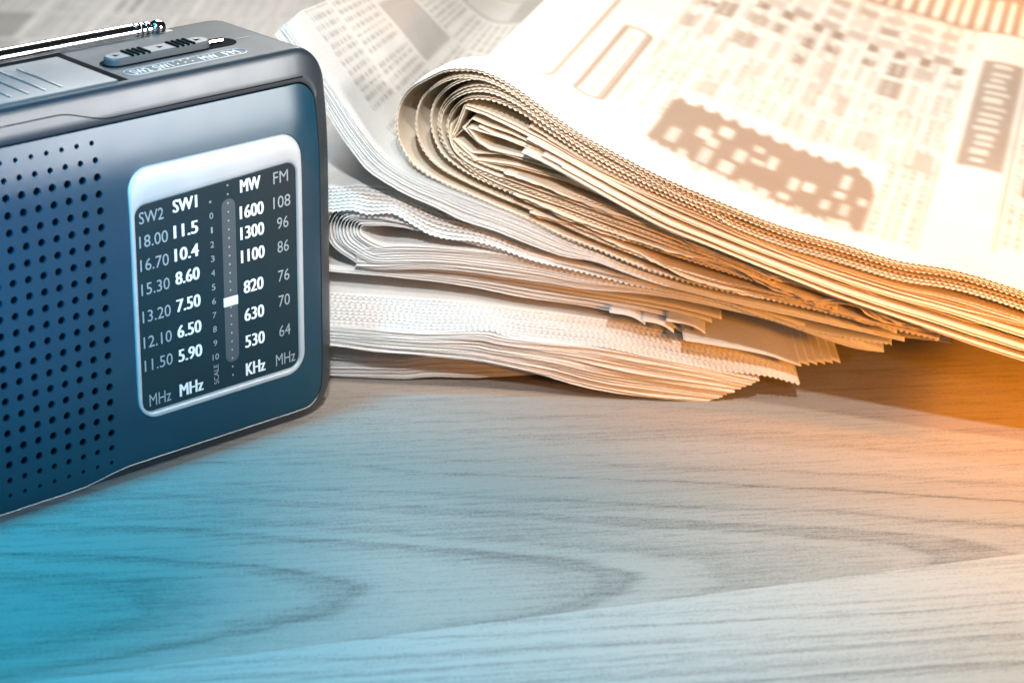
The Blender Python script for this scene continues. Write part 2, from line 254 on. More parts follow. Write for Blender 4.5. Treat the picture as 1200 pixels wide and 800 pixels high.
# ------------------------------------------------------------------ newspapers
PROF = {
    'S0_top': [(-85.8, 11.2), (-66.7, 10.6), (-54.0, 9.8), (-41.3, 9.4), (-25.4, 11.8), (-6.3, 12.5), (12.8, 11.2), (32.0, 9.1)],
    'S0_bot': [(-86.0, 0.1), (-66.9, -0.2), (-49.3, -0.5), (-31.7, 2.3), (-12.5, 2.3), (13.0, 4.3), (32.1, 5.0)],
    'S1_top': [(-84.3, 27.4), (-65.6, 26.8), (-46.9, 25.8), (-31.2, 24.8), (-9.4, 25.2), (-3.1, 23.7), (12.5, 22.0), (31.3, 20.0), (50.2, 16.6), (62.8, 14.2), (78.7, 11.1), (91.4, 8.6)],
    'S1_bot': [(-84.4, 20.6), (-65.6, 19.3), (-53.1, 17.9), (-31.2, 16.3), (-12.4, 14.3), (0.2, 11.9), (12.8, 9.1), (22.3, 6.2), (31.8, 4.0), (50.8, 1.6), (63.5, 0.5), (73.0, -0.3)],
    'S2_top': [(-85.9, 32.8), (-66.9, 32.2), (-47.9, 31.2), (-16.1, 29.5), (6.1, 26.8), (31.7, 23.9), (63.7, 18.1), (86.3, 13.0), (104.2, 8.9)],
    'S2_bot': [(-84.2, 27.7), (-65.6, 27.1), (-45.3, 26.2), (-31.3, 25.1), (-7.9, 25.9), (-3.2, 24.3), (6.2, 22.5), (31.3, 20.7), (36.0, 20.1), (50.2, 17.0), (62.8, 14.5), (78.6, 11.8), (94.4, 10.1), (106.6, 6.9)],
    'S2_far': [(-85.4, 38.7), (-31.9, 35.8), (6.0, 33.2), (31.4, 30.3), (63.2, 24.8), (85.6, 19.8), (118.5, 8.8)],
    'S3_low': [(-86.4, 41.3), (-67.2, 40.0), (-44.9, 38.5), (-19.4, 36.1), (6.1, 32.0), (31.5, 29.0), (57.1, 23.8), (63.6, 20.3)],
    'S3_up': [(-86.4, 41.6), (-67.2, 40.7), (-48.1, 40.8), (-19.5, 39.8), (5.9, 37.1), (31.4, 33.7), (56.8, 30.0), (77.9, 25.7)],
    'N2_low': [(-67.8, 56.7), (-67.6, 48.4), (-64.7, 43.5), (-52.9, 42.1), (-32.2, 43.7), (-19.5, 43.4), (-0.4, 41.8), (12.2, 40.8), (24.9, 39.2), (50.0, 38.3), (72.1, 35.3), (94.1, 30.9), (113.1, 25.3), (125.8, 21.6), (137.1, 20.6)],
    'N2_mid': [(-67.4, 59.4), (-66.6, 51.8), (-63.4, 48.3), (-54.5, 50.1), (-41.7, 51.8), (-25.9, 52.0), (-0.6, 50.5), (24.7, 45.9), (49.9, 42.0), (75.1, 37.4), (94.0, 33.2), (113.0, 27.6), (125.7, 24.0)],
    'N2_ceil': [(-55.7, 54.7), (-56.3, 56.7), (-54.4, 58.5), (-48.1, 59.8), (-38.6, 59.0), (-25.9, 56.4), (-0.6, 51.1), (24.6, 46.9), (49.9, 42.7), (75.0, 38.1), (93.9, 33.9)],
    'N2_roof': [(-67.8, 57.4), (-67.1, 62.1), (-64.5, 64.5), (-59.1, 65.5), (-51.2, 64.9), (-41.7, 62.8), (-32.2, 59.3), (-19.6, 56.4), (-0.6, 52.5), (24.6, 47.9), (49.8, 43.3), (75.0, 38.5), (93.9, 34.5)],
    'N2_btop': [(-87.3, 66.9), (-68.0, 68.9), (-58.3, 70.1), (-45.5, 68.4), (-32.8, 64.5), (-13.6, 59.5), (5.7, 52.2), (24.9, 46.5), (44.1, 42.5), (63.2, 39.6), (88.8, 33.6), (111.2, 27.5), (139.8, 22.7)],
    'N2_bbot': [(-85.8, 63.1), (-66.8, 65.1), (-60.4, 66.1), (-54.1, 64.8), (-44.7, 65.7), (-38.4, 62.4), (-32.1, 58.8), (-25.8, 57.1), (-13.2, 56.2), (-0.6, 52.6), (5.7, 50.6), (18.3, 48.0), (37.1, 44.1), (49.7, 41.8), (74.7, 38.3), (93.7, 32.4), (112.5, 28.2), (139.0, 25.1)],
    'N4_bot': [(-88.1, 129.7), (-81.0, 120.7), (-68.4, 100.1), (-64.0, 93.0), (-59.3, 86.8), (-54.6, 81.3), (-48.3, 77.1), (-38.8, 72.2), (-29.3, 68.6), (-19.7, 64.4), (-7.1, 61.0), (5.6, 56.6), (18.3, 53.0), (29.6, 51.8), (40.3, 48.6), (52.9, 45.0), (74.9, 40.7), (93.6, 37.5), (118.5, 33.5), (143.2, 29.5)],
    'N4_top': [(-83.9, 133.1), (-77.8, 124.6), (-67.6, 110.4), (-60.8, 100.3), (-53.0, 89.8), (-46.7, 83.8), (-38.8, 79.1), (-28.7, 75.2), (-18.2, 71.7), (-7.2, 68.2), (5.5, 63.9), (18.1, 58.6), (32.0, 54.0), (49.7, 48.0), (71.7, 42.7), (93.5, 39.5), (118.4, 35.1), (143.1, 30.8)],
    'N2_ctr': [(-61.4, 56.7), (-56.3, 55.3)],
    'A': [(222.3, 46.0), (204.4, 51.6), (186.4, 56.5), (166.9, 61.0), (156.2, 62.7), (139.4, 63.7), (117.2, 68.4), (98.8, 71.9), (80.2, 77.3), (61.5, 83.4), (48.3, 88.4), (36.3, 93.6), (23.6, 99.4), (10.9, 107.1), (1.4, 113.2), (-6.9, 117.5), (-14.4, 119.7), (-20.8, 119.7), (-27.1, 118.6), (-33.5, 115.2), (-39.9, 110.8), (-43.7, 105.3), (-45.3, 98.1), (-44.4, 90.4), (-40.5, 83.6), (-36.6, 80.1), (-29.4, 76.5), (-18.7, 72.7), (-7.4, 68.9), (5.5, 64.7), (18.4, 59.8), (32.5, 55.7), (50.4, 50.4), (72.5, 46.3), (94.4, 44.1), (119.1, 41.1), (143.6, 37.4), (155.8, 35.6)],
    'B': [(222.4, 45.1), (204.5, 50.6), (186.5, 55.6), (167.0, 60.1), (156.2, 61.7), (139.5, 62.8), (117.3, 67.4), (98.9, 70.9), (80.3, 76.3), (61.6, 81.8), (30.0, 95.3), (11.0, 105.5), (-1.7, 113.2), (-11.3, 116.5), (-19.2, 117.0), (-25.5, 115.5), (-31.9, 111.5), (-36.0, 106.7), (-37.9, 99.4), (-37.3, 93.0), (-34.3, 86.8), (-28.5, 81.5), (-18.7, 77.0), (-7.4, 72.9), (5.5, 68.9), (24.7, 61.8), (43.9, 55.9), (72.4, 49.2), (94.2, 46.4), (118.9, 43.0)],
    'C': [(222.5, 44.1), (204.6, 49.7), (186.6, 54.6), (167.1, 59.1), (156.3, 60.8), (139.6, 61.8), (117.3, 66.5), (98.9, 69.9), (80.3, 75.4), (61.6, 80.5), (49.0, 85.9), (23.7, 97.8), (11.0, 104.9), (-0.2, 112.1), (-8.1, 115.8), (-14.4, 117.1), (-20.7, 115.6), (-26.4, 112.0), (-30.9, 106.5), (-32.4, 99.9), (-31.4, 93.6), (-28.2, 87.4), (-22.0, 82.5), (-13.9, 78.7), (-1.0, 74.2), (11.8, 70.2), (24.6, 66.7), (43.7, 60.8), (72.1, 54.1), (94.0, 49.3)],
    'D': [(222.8, 41.3), (204.9, 46.8), (186.9, 51.8), (167.4, 56.3), (156.6, 57.9), (139.8, 59.0), (117.5, 63.6), (99.1, 67.1), (80.5, 72.5), (74.1, 76.0), (49.0, 85.0), (30.1, 93.0), (14.2, 102.0), (1.5, 109.7), (-8.0, 113.3), (-14.4, 113.7), (-20.7, 111.8), (-26.4, 107.5), (-29.2, 101.8), (-29.5, 96.3), (-27.6, 90.1), (-23.3, 85.3), (-15.6, 81.5), (-4.3, 77.7), (11.7, 73.2), (30.9, 68.0), (49.9, 63.1), (75.2, 56.1), (94.0, 50.6)],
    'E': [(223.0, 40.0), (205.0, 45.6), (187.0, 50.5), (167.5, 55.0), (156.7, 56.7), (139.9, 57.7), (117.6, 62.3), (99.2, 65.8), (80.5, 71.2), (74.3, 73.5), (49.1, 82.4), (30.2, 90.2), (14.3, 98.9), (1.5, 106.2), (-8.0, 109.5), (-15.9, 109.7), (-20.7, 107.7), (-24.4, 103.6), (-26.3, 97.9), (-25.0, 92.3), (-20.5, 87.8), (-12.4, 84.4), (-1.2, 81.6), (14.8, 77.7), (30.7, 73.5), (49.7, 68.6), (74.9, 60.6), (100.0, 52.6)],
    'F1': [(187.5, 45.8), (162.6, 49.3), (140.3, 53.2), (111.8, 59.4), (80.7, 68.7), (49.3, 79.6), (30.3, 86.7), (11.2, 95.4), (-1.5, 100.6), (-11.1, 104.1), (-18.7, 106.0)],
    'F1b': [(-19.7, 106.2), (-22.8, 97.6), (-24.7, 93.3)],
    'F1c': [(-24.7, 93.3), (-20.5, 89.5), (-15.3, 85.4), (-1.2, 84.9), (17.9, 81.6), (43.2, 73.8), (74.8, 62.9)],
    'F2': [(187.6, 43.9), (162.9, 46.8), (140.4, 51.0), (111.9, 56.9), (80.8, 65.4), (49.4, 77.0), (30.4, 84.1), (11.3, 91.9), (-1.5, 97.1), (-11.0, 99.4), (-15.5, 101.5)],
    'F2b': [(-18.7, 105.4), (-16.8, 101.4), (-19.0, 98.0), (-23.4, 93.4)],
    'F3': [(187.8, 41.9), (163.1, 44.5), (140.5, 49.7), (112.1, 54.6), (80.9, 64.2), (49.5, 74.4), (30.4, 82.8), (11.3, 90.6), (-4.6, 95.5), (-18.0, 98.4)],
    'F3b': [(-18.0, 98.4), (-14.1, 93.6), (-9.3, 90.9), (11.4, 88.0), (36.8, 79.0), (62.1, 69.9)],
    'F4': [(-20.2, 97.9), (-14.1, 92.0), (-4.5, 89.1), (14.6, 85.1), (36.9, 77.0), (62.2, 68.0)],
    'U': [(224.4, 27.6), (185.5, 35.5), (163.4, 40.4), (136.8, 47.0), (118.4, 51.4), (99.7, 57.1), (74.7, 64.8), (55.8, 70.6), (36.8, 79.0), (22.2, 85.9), (11.3, 90.6), (-1.4, 94.8), (-11.0, 96.2)],
    'H1': [(-4.4, 81.6), (11.6, 77.7), (30.8, 71.5), (49.8, 66.7), (75.1, 58.0), (93.8, 52.9), (112.5, 48.5), (127.9, 44.7), (143.5, 39.0), (164.6, 37.3)],
    'H2': [(-1.0, 73.2), (18.2, 67.3), (37.4, 61.5), (59.5, 57.3), (81.5, 53.8), (94.1, 48.7), (106.6, 45.5), (112.8, 44.3), (124.8, 45.7), (131.2, 41.8), (143.5, 39.0), (155.6, 38.1)],
    'H3': [(5.5, 68.0), (24.7, 62.8), (43.9, 56.6), (63.0, 49.5), (85.0, 45.4), (103.6, 43.9), (119.0, 41.7), (140.7, 36.4)],
}
random.seed(4)
def smooth_profile(P, step):
    P = np.array(P, float) / 1000
    d = np.r_[0, np.cumsum(np.hypot(*np.diff(P, axis=0).T))]
    # Catmull-Rom through the points
    n = max(2, int(d[-1] / 0.0005)); q = np.linspace(0, d[-1], n)
    m = np.zeros_like(P); m[1:-1] = (P[2:] - P[:-2]) / (d[2:] - d[:-2])[:, None]; m[0] = (P[1] - P[0]) / (d[1] - d[0]); m[-1] = (P[-1] - P[-2]) / (d[-1] - d[-2])
    i = np.clip(np.searchsorted(d, q, side='right') - 1, 0, len(d) - 2); h = d[i + 1] - d[i]; t = ((q - d[i]) / h)[:, None]; hh = h[:, None]
    X = (2 * t**3 - 3 * t**2 + 1) * P[i] + (t**3 - 2 * t**2 + t) * hh * m[i] + (-2 * t**3 + 3 * t**2) * P[i + 1] + (t**3 - t**2) * hh * m[i + 1]
    dd = np.r_[0, np.cumsum(np.hypot(*np.diff(X, axis=0).T))]; k = max(3, int(dd[-1] / step)); s = np.linspace(0, dd[-1], k)
    return np.stack([np.interp(s, dd, X[:, 0]), np.interp(s, dd, X[:, 1])], 1)
def sharp_profile(P, step):
    P = np.array(P, float) / 1000; d = np.r_[0, np.cumsum(np.hypot(*np.diff(P, axis=0).T))]; k = max(3, int(d[-1] / step)); s = np.linspace(0, d[-1], k)
    s = np.unique(np.r_[s, d]); return np.stack([np.interp(s, d, P[:, 0]), np.interp(s, d, P[:, 1])], 1)
def resample(X, n):
    d = np.r_[0, np.cumsum(np.hypot(*np.diff(X, axis=0).T))]; s = np.linspace(0, d[-1], n); return np.stack([np.interp(s, d, X[:, 0]), np.interp(s, d, X[:, 1])], 1)
def lerp_prof(a, b, t):
    A_, B_ = smooth_profile(PROF[a], 0.001), smooth_profile(PROF[b], 0.001); n = max(len(A_), len(B_))
    return resample(A_, n) * (1 - t) + resample(B_, n) * t
def wob(s, seed, f, amp):
    return amp * np.array([noise.noise(Vector((x * f, seed * 7.13, 0.5))) for x in s])
def offset_prof(X, dist):
    t = np.gradient(X, axis=0); t /= np.maximum(1e-9, np.hypot(t[:, 0], t[:, 1]))[:, None]
    return X + np.stack([-t[:, 1], t[:, 0]], 1) * dist
HALF = 0.00105
class Paper:
    """one newspaper: front edge lies along direction t, pages run back along e"""
    def __init__(self, name, label, a, y0, group=None, warm=False):
        self.warm = warm
        k = math.hypot(1, a); self.t = np.array([1, -a, 0]) / k; self.e = np.array([a, 1, 0]) / k; self.o = np.array([0, y0, 0.0])
        self.root = empty(name); tag(self.root, label, "newspaper", group); self.n = 0
    def sheet(self, X, v0=0.0, depth=0.2, zig=0.0013, edge='zig', rows=None, deform=None, ink=None, mat=None, wz=0.00015, wv=0.0006, thick=0.00010, seed=None, uend=None, name="sheet"):
        self.n += 1; sd = self.n + 31 * (seed or 0) + id_seed[0]; id_seed[0] += 3
        d = np.r_[0, np.cumsum(np.hypot(*np.diff(X, axis=0).T))]; L = d[-1]
        if edge in ('zig', 'torn', 'cut'):
            n = max(4, int(L / HALF)); X = resample(X, n); s = np.linspace(0, L, n)
        else: s = d; n = len(X)
        X = offset_prof(X, 0) + np.stack([np.zeros(n), wob(s, sd, 45, wz)], 1)
        ph = random.randint(0, 1)
        if edge == 'zig': fr = np.where((np.arange(n) + ph) % 2 == 0, 0, zig) * (0.9 + wob(s, sd + 7, 60, 0.35)) + wob(s, sd + 5, 25, wv) + wob(s, sd + 9, 400, 0.00025)
        elif edge == 'torn': fr = wob(s, sd, 60, 0.0022) + wob(s, sd + 3, 330, 0.0011) + wob(s, sd + 8, 900, 0.0008)
        elif edge == 'cut': fr = wob(s, sd, 30, wv) + wob(s, sd + 2, 600, 0.00022)
        else: fr = wob(s, sd, 30, wv)
        if rows is None: rows = [0, 0.004, 0.012, 0.03, 0.07]
        rows = [r for r in rows if r < depth] + [depth]
        V = np.zeros((len(rows), n, 3))
        for j, r in enumerate(rows):
            v = v0 + r + (fr if j == 0 else fr * 0 + (wob(s, sd + 5, 25, wv) if j == 1 else 0))
            u, z = X[:, 0].copy(), X[:, 1].copy()
            if deform: u, z = deform(u, z, v)
            V[j] = self.o + np.outer(u, self.t) + np.outer(np.broadcast_to(v, n), self.e) + np.outer(z, [0, 0, 1])
        m = len(rows); idx = np.arange(m * n).reshape(m, n)
        F = np.stack([idx[:-1, :-1], idx[:-1, 1:], idx[1:, 1:], idx[1:, :-1]], -1).reshape(-1, 4)
        o = mesh_obj(name, V.reshape(-1, 3), F.tolist(), mat or ((M_PRINTW if self.warm else M_PRINT) if ink is not None else (M_WARM if self.warm else M_PAPER)), self.root)
        if ink is not None:
            at = o.data.attributes.new("ink", 'FLOAT', 'POINT')
            vals = np.zeros((m, n), np.float32)
            for j, r in enumerate(rows): vals[j] = ink(X[:, 0], v0 + r, X)
            at.data.foreach_set("value", vals.ravel())
        if thick:
            md = o.modifiers.new("thickness", 'SOLIDIFY'); md.thickness = thick; md.offset = 0
        return o
id_seed = [0]
LEFT = -0.078

# ---- printing, rasterised at 1 mm from boxes and lines of type
def text_block(img, x0, x1, y0, y1, rng, pitch=3, dens=0.75, vert=False):
    if vert: img = img.T; x0, x1, y0, y1 = y0, y1, x0, x1
    for y in range(int(y0), int(y1), pitch):
        x = x0
        while x < x1:
            w = rng.integers(2, 8); q = min(x1, x + w)
            img[max(0, y):y + max(1, (pitch + 1) // 2), max(0, int(x)):int(q)] = dens * rng.uniform(0.75, 1.0)
            x = q + rng.integers(1, 3)
def random_page(w, h, seed, colw=42, ptext=0.62):
    rng = np.random.default_rng(seed); img = np.zeros((h, w), np.float32)
    x = 8
    while x < w - 15:
        y = 8
        while y < h - 10:
            k = rng.random(); hh = int(rng.integers(18, 70)); x1 = min(w - 5, x + colw - 5)
            if k < ptext: text_block(img, x, x1, y, min(h - 5, y + hh), rng, 4, 0.6)
            elif k < 0.86: img[y:min(h - 5, y + hh), x:x1] = rng.uniform(0.35, 0.6); img[y + 4:y + hh // 2, x + 4:x1 - 6] = rng.uniform(0.2, 0.5)
            else:
                hh = int(rng.integers(9, 14)); text_block(img, x, x1, y, y + hh, rng, 8, 0.85)
            y += hh + int(rng.integers(3, 8))
        if rng.random() < 0.6: img[5:h - 5, min(w - 1, x + colw - 2)] = 0.5
        x += colw
    return img
def soften(img, n):
    for _ in range(n):
        p_ = np.pad(img, 1, mode='edge'); img = (p_[:-2, 1:-1] + p_[2:, 1:-1] + p_[1:-1, :-2] + p_[1:-1, 2:] + 2 * p_[1:-1, 1:-1]) / 6
    return img.astype(np.float32)
def sampler(img, u0, v0):
    h, w = img.shape
    def f(u, v, X=None):
        i = np.clip(((np.asarray(u) - u0) * 1000).astype(int), 0, w - 1); j = int(np.clip((v - v0) * 1000, 0, h - 1)); return img[j, i]
    return f

# 1: bottom-most newspaper, in the shade next to the radio
p = Paper("newspaper", "thin dark newspaper lying flat on the table, lowest of the pile beside the radio", 0.0, -0.042)
for i in range(14):
    t = i / 13; X = lerp_prof('S0_bot', 'S0_top', t); X = X[X[:, 0] > LEFT]; X[:, 1] = np.maximum(X[:, 1], 0.0014 + 0.00058 * i)
    X = X[X[:, 0] < 0.028 + 0.004 * random.random()]
    p.sheet(X, v0=random.uniform(0, 0.0015) + (-0.003 if i >= 12 else 0), depth=0.16, edge='zig' if i > 10 else 'cut', zig=0.0012, wv=0.0009)
# 2: thick bundle with smooth cut edges
p = Paper("newspaper", "thick bundle of tightly packed white newspaper sheets with stepped corners, resting on the table", 0.0, -0.055)
NB = 34
for i in range(NB):
    t = i / (NB - 1); X = lerp_prof('S1_bot', 'S1_top', t); X = X[X[:, 0] > LEFT]; X[:, 1] = np.maximum(X[:, 1], 0.0003 + 0.00014 * i)
    p.sheet(X, v0=random.uniform(-0.0006, 0.0008), depth=0.17, edge='cut', wv=0.0016, wz=0.00035, thick=0.00018)
# 3: staggered zigzag edges
p = Paper("newspaper", "white newspaper with fanned rows of zigzag-cut page edges above the thick bundle", 0.0, -0.055)
NS = 11
for i in range(NS):
    t = i / (NS - 1); X = lerp_prof('S2_bot', 'S2_top', t); X = X[X[:, 0] > LEFT]; ext = random.uniform(-0.003, 0.004)
    p.sheet(X, v0=0.018 * t, depth=0.17 - 0.018 * t, edge='zig', zig=0.0019, wv=0.0004, wz=0.0001)
# its squared page corners at the right end
for i in range(6):
    u0 = 0.093 + 0.0035 * i; z0 = 0.0165 - 0.0014 * i
    X = np.array([(u0 - 0.03, z0 + 0.006), (u0, z0 + 0.001), (u0 + 0.014, z0 - 0.0035)])
    p.sheet(smooth_profile(X * 1000, 0.001), v0=0.004 + 0.0042 * i, depth=0.12, edge='cut', wv=0.0002, wz=0.0001, name="page_corner")
# 4: thin section with small curled corners
p = Paper("newspaper", "thin newspaper section with curled torn corners between the fanned pages and the folded roll", 0.05, -0.036)
for i in range(5):
    t = i / 4; X = lerp_prof('S3_low', 'S3_up', t); X = X[X[:, 0] > LEFT]; p.sheet(X, v0=random.uniform(-0.0008, 0.0008) + 0.003 * t, depth=0.16, edge='cut', wv=0.001)
for (u, z, w, l) in ((0.057, 0.0262, 0.009, 0.010), (0.046, 0.0290, 0.010, 0.012), (0.068, 0.0262, 0.011, 0.010)):
    X = np.array([(u - w, z + 0.0015), (u - w * 0.4, z + 0.0008), (u, z - 0.0005), (u + w * 0.35, z - 0.0028)])
    p.sheet(smooth_profile(X * 1000, 0.0007), v0=-0.007, depth=l + 0.01, edge='cut', wv=0.0003, name="curled_corner")
# 5: folded newspaper with the tight roll next to the radio
p = Paper("newspaper", "folded newspaper with a tight spiral fold right beside the radio", 0.10, -0.041)
roof, ceil = smooth_profile(PROF['N2_roof'], 0.001), smooth_profile(PROF['N2_ceil'], 0.001)
low, mid = smooth_profile(PROF['N2_low'], 0.001), smooth_profile(PROF['N2_mid'], 0.001)
NR = 11
c0 = np.array(PROF['N2_ctr'][0]) / 1000
for i in range(NR):
    t = i / (NR - 1)
    # outer layers wrap roof -> left -> low, inner ones ceil -> mid; nested C curves
    cx, cz = c0[0] + 0.0055 * t, c0[1] + 0.0005 * t
    rx, rz = 0.0085 - 0.0072 * t, 0.0095 - 0.0072 * t
    arc = [(cx - rx * math.cos(a), cz + rz * math.sin(a)) for a in np.linspace(rad(80), rad(-85), 26)]
    n = 200
    up = resample(roof[6:], n) * (1 - t) + resample(ceil[3:], n) * t
    lo = resample(low[6:], n) * (1 - t) + resample(mid[8:], n) * t
    up = up[up[:, 0] > cx + 0.004]; lo = lo[lo[:, 0] > cx + 0.004]
    X = np.vstack([up[::-1], np.array(arc), lo])
    # ease the joins
    for _ in range(12): X[1:-1] = (X[:-2] + 2 * X[1:-1] + X[2:]) / 4
    p.sheet(X, v0=random.uniform(-0.0006, 0.0006) + 0.0005 * math.sin(i), depth=0.17, edge='cut', wz=0.00010, wv=0.0007, thick=0.00016)
for i in range(12):
    t = i / 11; X = resample(low[4:], 260) * (1 - t) + resample(mid[6:], 260) * t
    p.sheet(X[X[:, 0] > c0[0] + 0.002], v0=random.uniform(-0.0004, 0.0008), depth=0.15, edge='cut', wz=0.0002, wv=0.001)
# 6: zigzag section over it
p = Paper("newspaper", "newspaper with fanned zigzag page edges draped over the spiral fold", 0.10, -0.045)
for i in range(8):
    t = i / 7; X = lerp_prof('N2_bbot', 'N2_btop', t)
    p.sheet(X, v0=0.016 * t, depth=0.19 - 0.016 * t, edge='zig', zig=0.0019, wv=0.0004, wz=0.0001, thick=0.00014)
# 7: curled section that rises behind the radio
img4 = soften(random_page(560, 520, 11, 60, 0.55).T.copy(), 1)
img4[:26, :] = 0
def def4(u, z, v):
    k = np.clip((v - 0.02) / 0.30, 0, 1)
    return u + 0.0 * k, z - 0.05 * k * np.clip((-0.03 - u) / 0.06, 0, 1) + 0.0 * k
p4 = Paper("newspaper", "curled newspaper section leaning up against the back of the radio, printed page facing up", 0.15, -0.044)
N4N = 20
for i in range(N4N):
    t = i / (N4N - 1); X = lerp_prof('N4_bot', 'N4_top', t)
    top = i == N4N - 1
    if top:
        X = np.vstack([X, [[0.16, 0.030]]])
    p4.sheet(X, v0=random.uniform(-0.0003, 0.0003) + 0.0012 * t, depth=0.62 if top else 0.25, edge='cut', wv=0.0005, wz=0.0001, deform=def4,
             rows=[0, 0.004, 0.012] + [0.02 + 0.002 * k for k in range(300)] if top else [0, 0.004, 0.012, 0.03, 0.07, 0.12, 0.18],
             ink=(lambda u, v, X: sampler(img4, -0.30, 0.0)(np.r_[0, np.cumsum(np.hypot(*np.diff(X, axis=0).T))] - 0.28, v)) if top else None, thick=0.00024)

# 8: the big folded newspaper on top
U_R, = (0.040,)
botA = np.array([q for q in PROF['A'][24:]], float) / 1000
def sstep(x): x = np.clip(x, 0, 1); return x * x * (3 - 2 * x)
def def3(u, z, v):
    k = sstep((v - 0.012) / 0.055)
    zb = np.interp(u, botA[:, 0], botA[:, 1])
    lft = np.clip((U_R - u) / 0.08, 0, 1)
    u2 = np.where(u < U_R, U_R + (u - U_R) * (1 - 0.10 * k), u)
    hh = 1 - 0.30 * k * sstep((0.06 - u) / 0.07)
    return u2, zb + (z - zb) * hh
img3 = np.zeros((620, 330), np.float32)      # rows v (mm), cols u+60 (mm)
rng3 = np.random.default_rng(5)
def R3(u0, u1, v0, v1, val): img3[int(v0):int(v1), int(u0 + 60):int(u1 + 60)] = val
def build_img3():
    R3(-7, -5, 40, 600, 0.8)
    # rounded outline box with a line of type in it
    yy, xx = np.mgrid[0:620, 0:330]; ux = xx - 60.0
    def rr(u0, u1, v0, v1, r):
        dx = np.maximum(np.abs(ux - (u0 + u1) / 2) - (u1 - u0) / 2 + r, 0); dy = np.maximum(np.abs(yy - (v0 + v1) / 2) - (v1 - v0) / 2 + r, 0); return np.hypot(dx, dy) - r
    s = rr(3, 16, 55, 160, 6); img3[np.abs(s + 0.8) < 1.3] = 0.45
    for v in range(66, 150, 7): R3(8, 11 + rng3.integers(0, 2), v, v + 5, 0.22)
    # light columns of type between
    for u in range(20, 40, 9): text_block(img3, 60 + u, 60 + u + 6, 62 + rng3.integers(0, 10), 150, rng3, 6, 0.26, True)
    # dark advertisement with a stepped outline and pale motifs
    tops = [(41, 92), (76, 90), (100, 88), (116, 86), (123, 66)]
    for u in range(41, 124):
        t = np.interp(u, [q[0] for q in tops], [q[1] for q in tops]) + 3 * math.sin(u * 0.9)
        bt = 32 - 14 * (u - 41) / 80 + 2 * math.sin(u * 1.7)
        R3(u, u + 1, bt, t, 0.50)
    for u in range(44, 118, 8):
        v = 24 - 9 * (u - 41) / 80
        while v < 72:
            h_ = int(rng3.integers(6, 18)); w_ = int(rng3.integers(3, 6)); q_ = u + int(rng3.integers(-2, 4))
            if rng3.random() < 0.7: R3(q_, q_ + w_, v, v + h_, rng3.uniform(0.08, 0.22))
            v += h_ + int(rng3.integers(3, 9))
            if rng3.random() < 0.25: v += 14
    # columns of small type behind everything else
    for u in range(20, 142, 6):
        v = 100 + int(rng3.integers(0, 6))
        while v < 330:
            h_ = int(rng3.integers(14, 36)); R3(u, u + 4, v, v + h_, rng3.uniform(0.08, 0.22)); v += h_ + int(rng3.integers(3, 7))
    # rows of small notices
    for row, (v, h, d) in enumerate(((108, 26, 0.22), (146, 30, 0.25), (190, 24, 0.36), (225, 20, 0.62))):
        for k in range(12):
            u = 22 + 12.5 * k + rng3.integers(-1, 2)
            if u > 140: break
            if rng3.random() < 0.15: continue
            u += int(rng3.integers(-2, 3)); R3(u, u + rng3.integers(5, 11), v + rng3.integers(-4, 6), v + h - rng3.integers(-2, 9), d * rng3.uniform(0.3, 1.25))
            if row == 3: R3(u + 1, u + 6, v + 26, v + 40, 0.7)
            text_block(img3, 60 + u, 60 + u + 8, v, v + h, rng3, 4, 0.3, True)
    R3(20, 145, 140, 142, 0.2); R3(20, 145, 183, 185, 0.2)
    # dark banner with pale lettering
    R3(149, 168, 122, 285, 0.40)
    for v in range(128, 280, 11): R3(152 + rng3.integers(0, 3), 160 + rng3.integers(0, 5), v + rng3.integers(0, 3), v + rng3.integers(5, 9), 0.10)
    R3(170, 171, 30, 290, 0.5); R3(143, 144, 10, 120, 0.35)
    for u in (125, 134): text_block(img3, 60 + u, 60 + u + 7, 20, 110, rng3, 5, 0.3, True)
    text_block(img3, 60 + 173, 60 + 200, 40, 90, rng3, 4, 0.4, True); text_block(img3, 60 + 173, 60 + 200, 96, 180, rng3, 4, 0.35, True); R3(176, 196, 100, 125, 0.5)
    # far rows
    for v in range(262, 330, 22):
        for u in range(10, 140, 13): R3(u, u + 9, v, v + 14, rng3.uniform(0.15, 0.4))
    for u in range(60, 230, 7): R3(u, u + 4, 336, 420, 0.8)
    R3(60, 235, 334, 337, 0.5); R3(60, 235, 400, 430, 0.85)
    for v in range(440, 600, 30):
        for u in range(0, 230, 24): text_block(img3, 60 + u, 60 + u + 18, v, v + 24, rng3, 3, 0.45, True)
build_img3()
img3 = soften(np.clip(img3 * 1.7, 0, 0.78), 2)
p3 = Paper("folded_newspaper", "large folded newspaper on top of the pile with a rounded fold and zigzag edges", 0.25, -0.042, warm=True)
loopA = smooth_profile(PROF['A'], 0.001)
nA_top = len(smooth_profile(PROF['A'][:23], 0.001))
def inkA(u, v, X):
    i_left = int(np.argmin(X[:, 0])); f = sampler(img3, -0.060, 0.0)(u, v); f = np.where(np.arange(len(X)) < i_left - 2, f, 0.0); return f * (1.0 if v > 0.014 else 0)
p3.sheet(loopA, v0=0.0, depth=0.60, rows=[0, 0.003, 0.007] + [0.010 + 0.0025 * k for k in range(236)], deform=def3, ink=inkA, wz=0.0001, wv=0.0003, zig=0.0016, thick=0.00014)
SHORT = [0, 0.003, 0.010, 0.02, 0.03, 0.04, 0.05, 0.06, 0.07, 0.10]
def loop_group(key, offs, v0s, edge='zig', **kw):
    X = smooth_profile(PROF[key], 0.001)
    for o_, v_ in zip(offs, v0s):
        p3.sheet(offset_prof(X, o_), v0=v_, depth=0.28, rows=SHORT, deform=def3, edge=edge, **kw)
loop_group('A', (0.0007,), (-0.0006,), wz=0.0001, wv=0.0004, zig=0.0016)
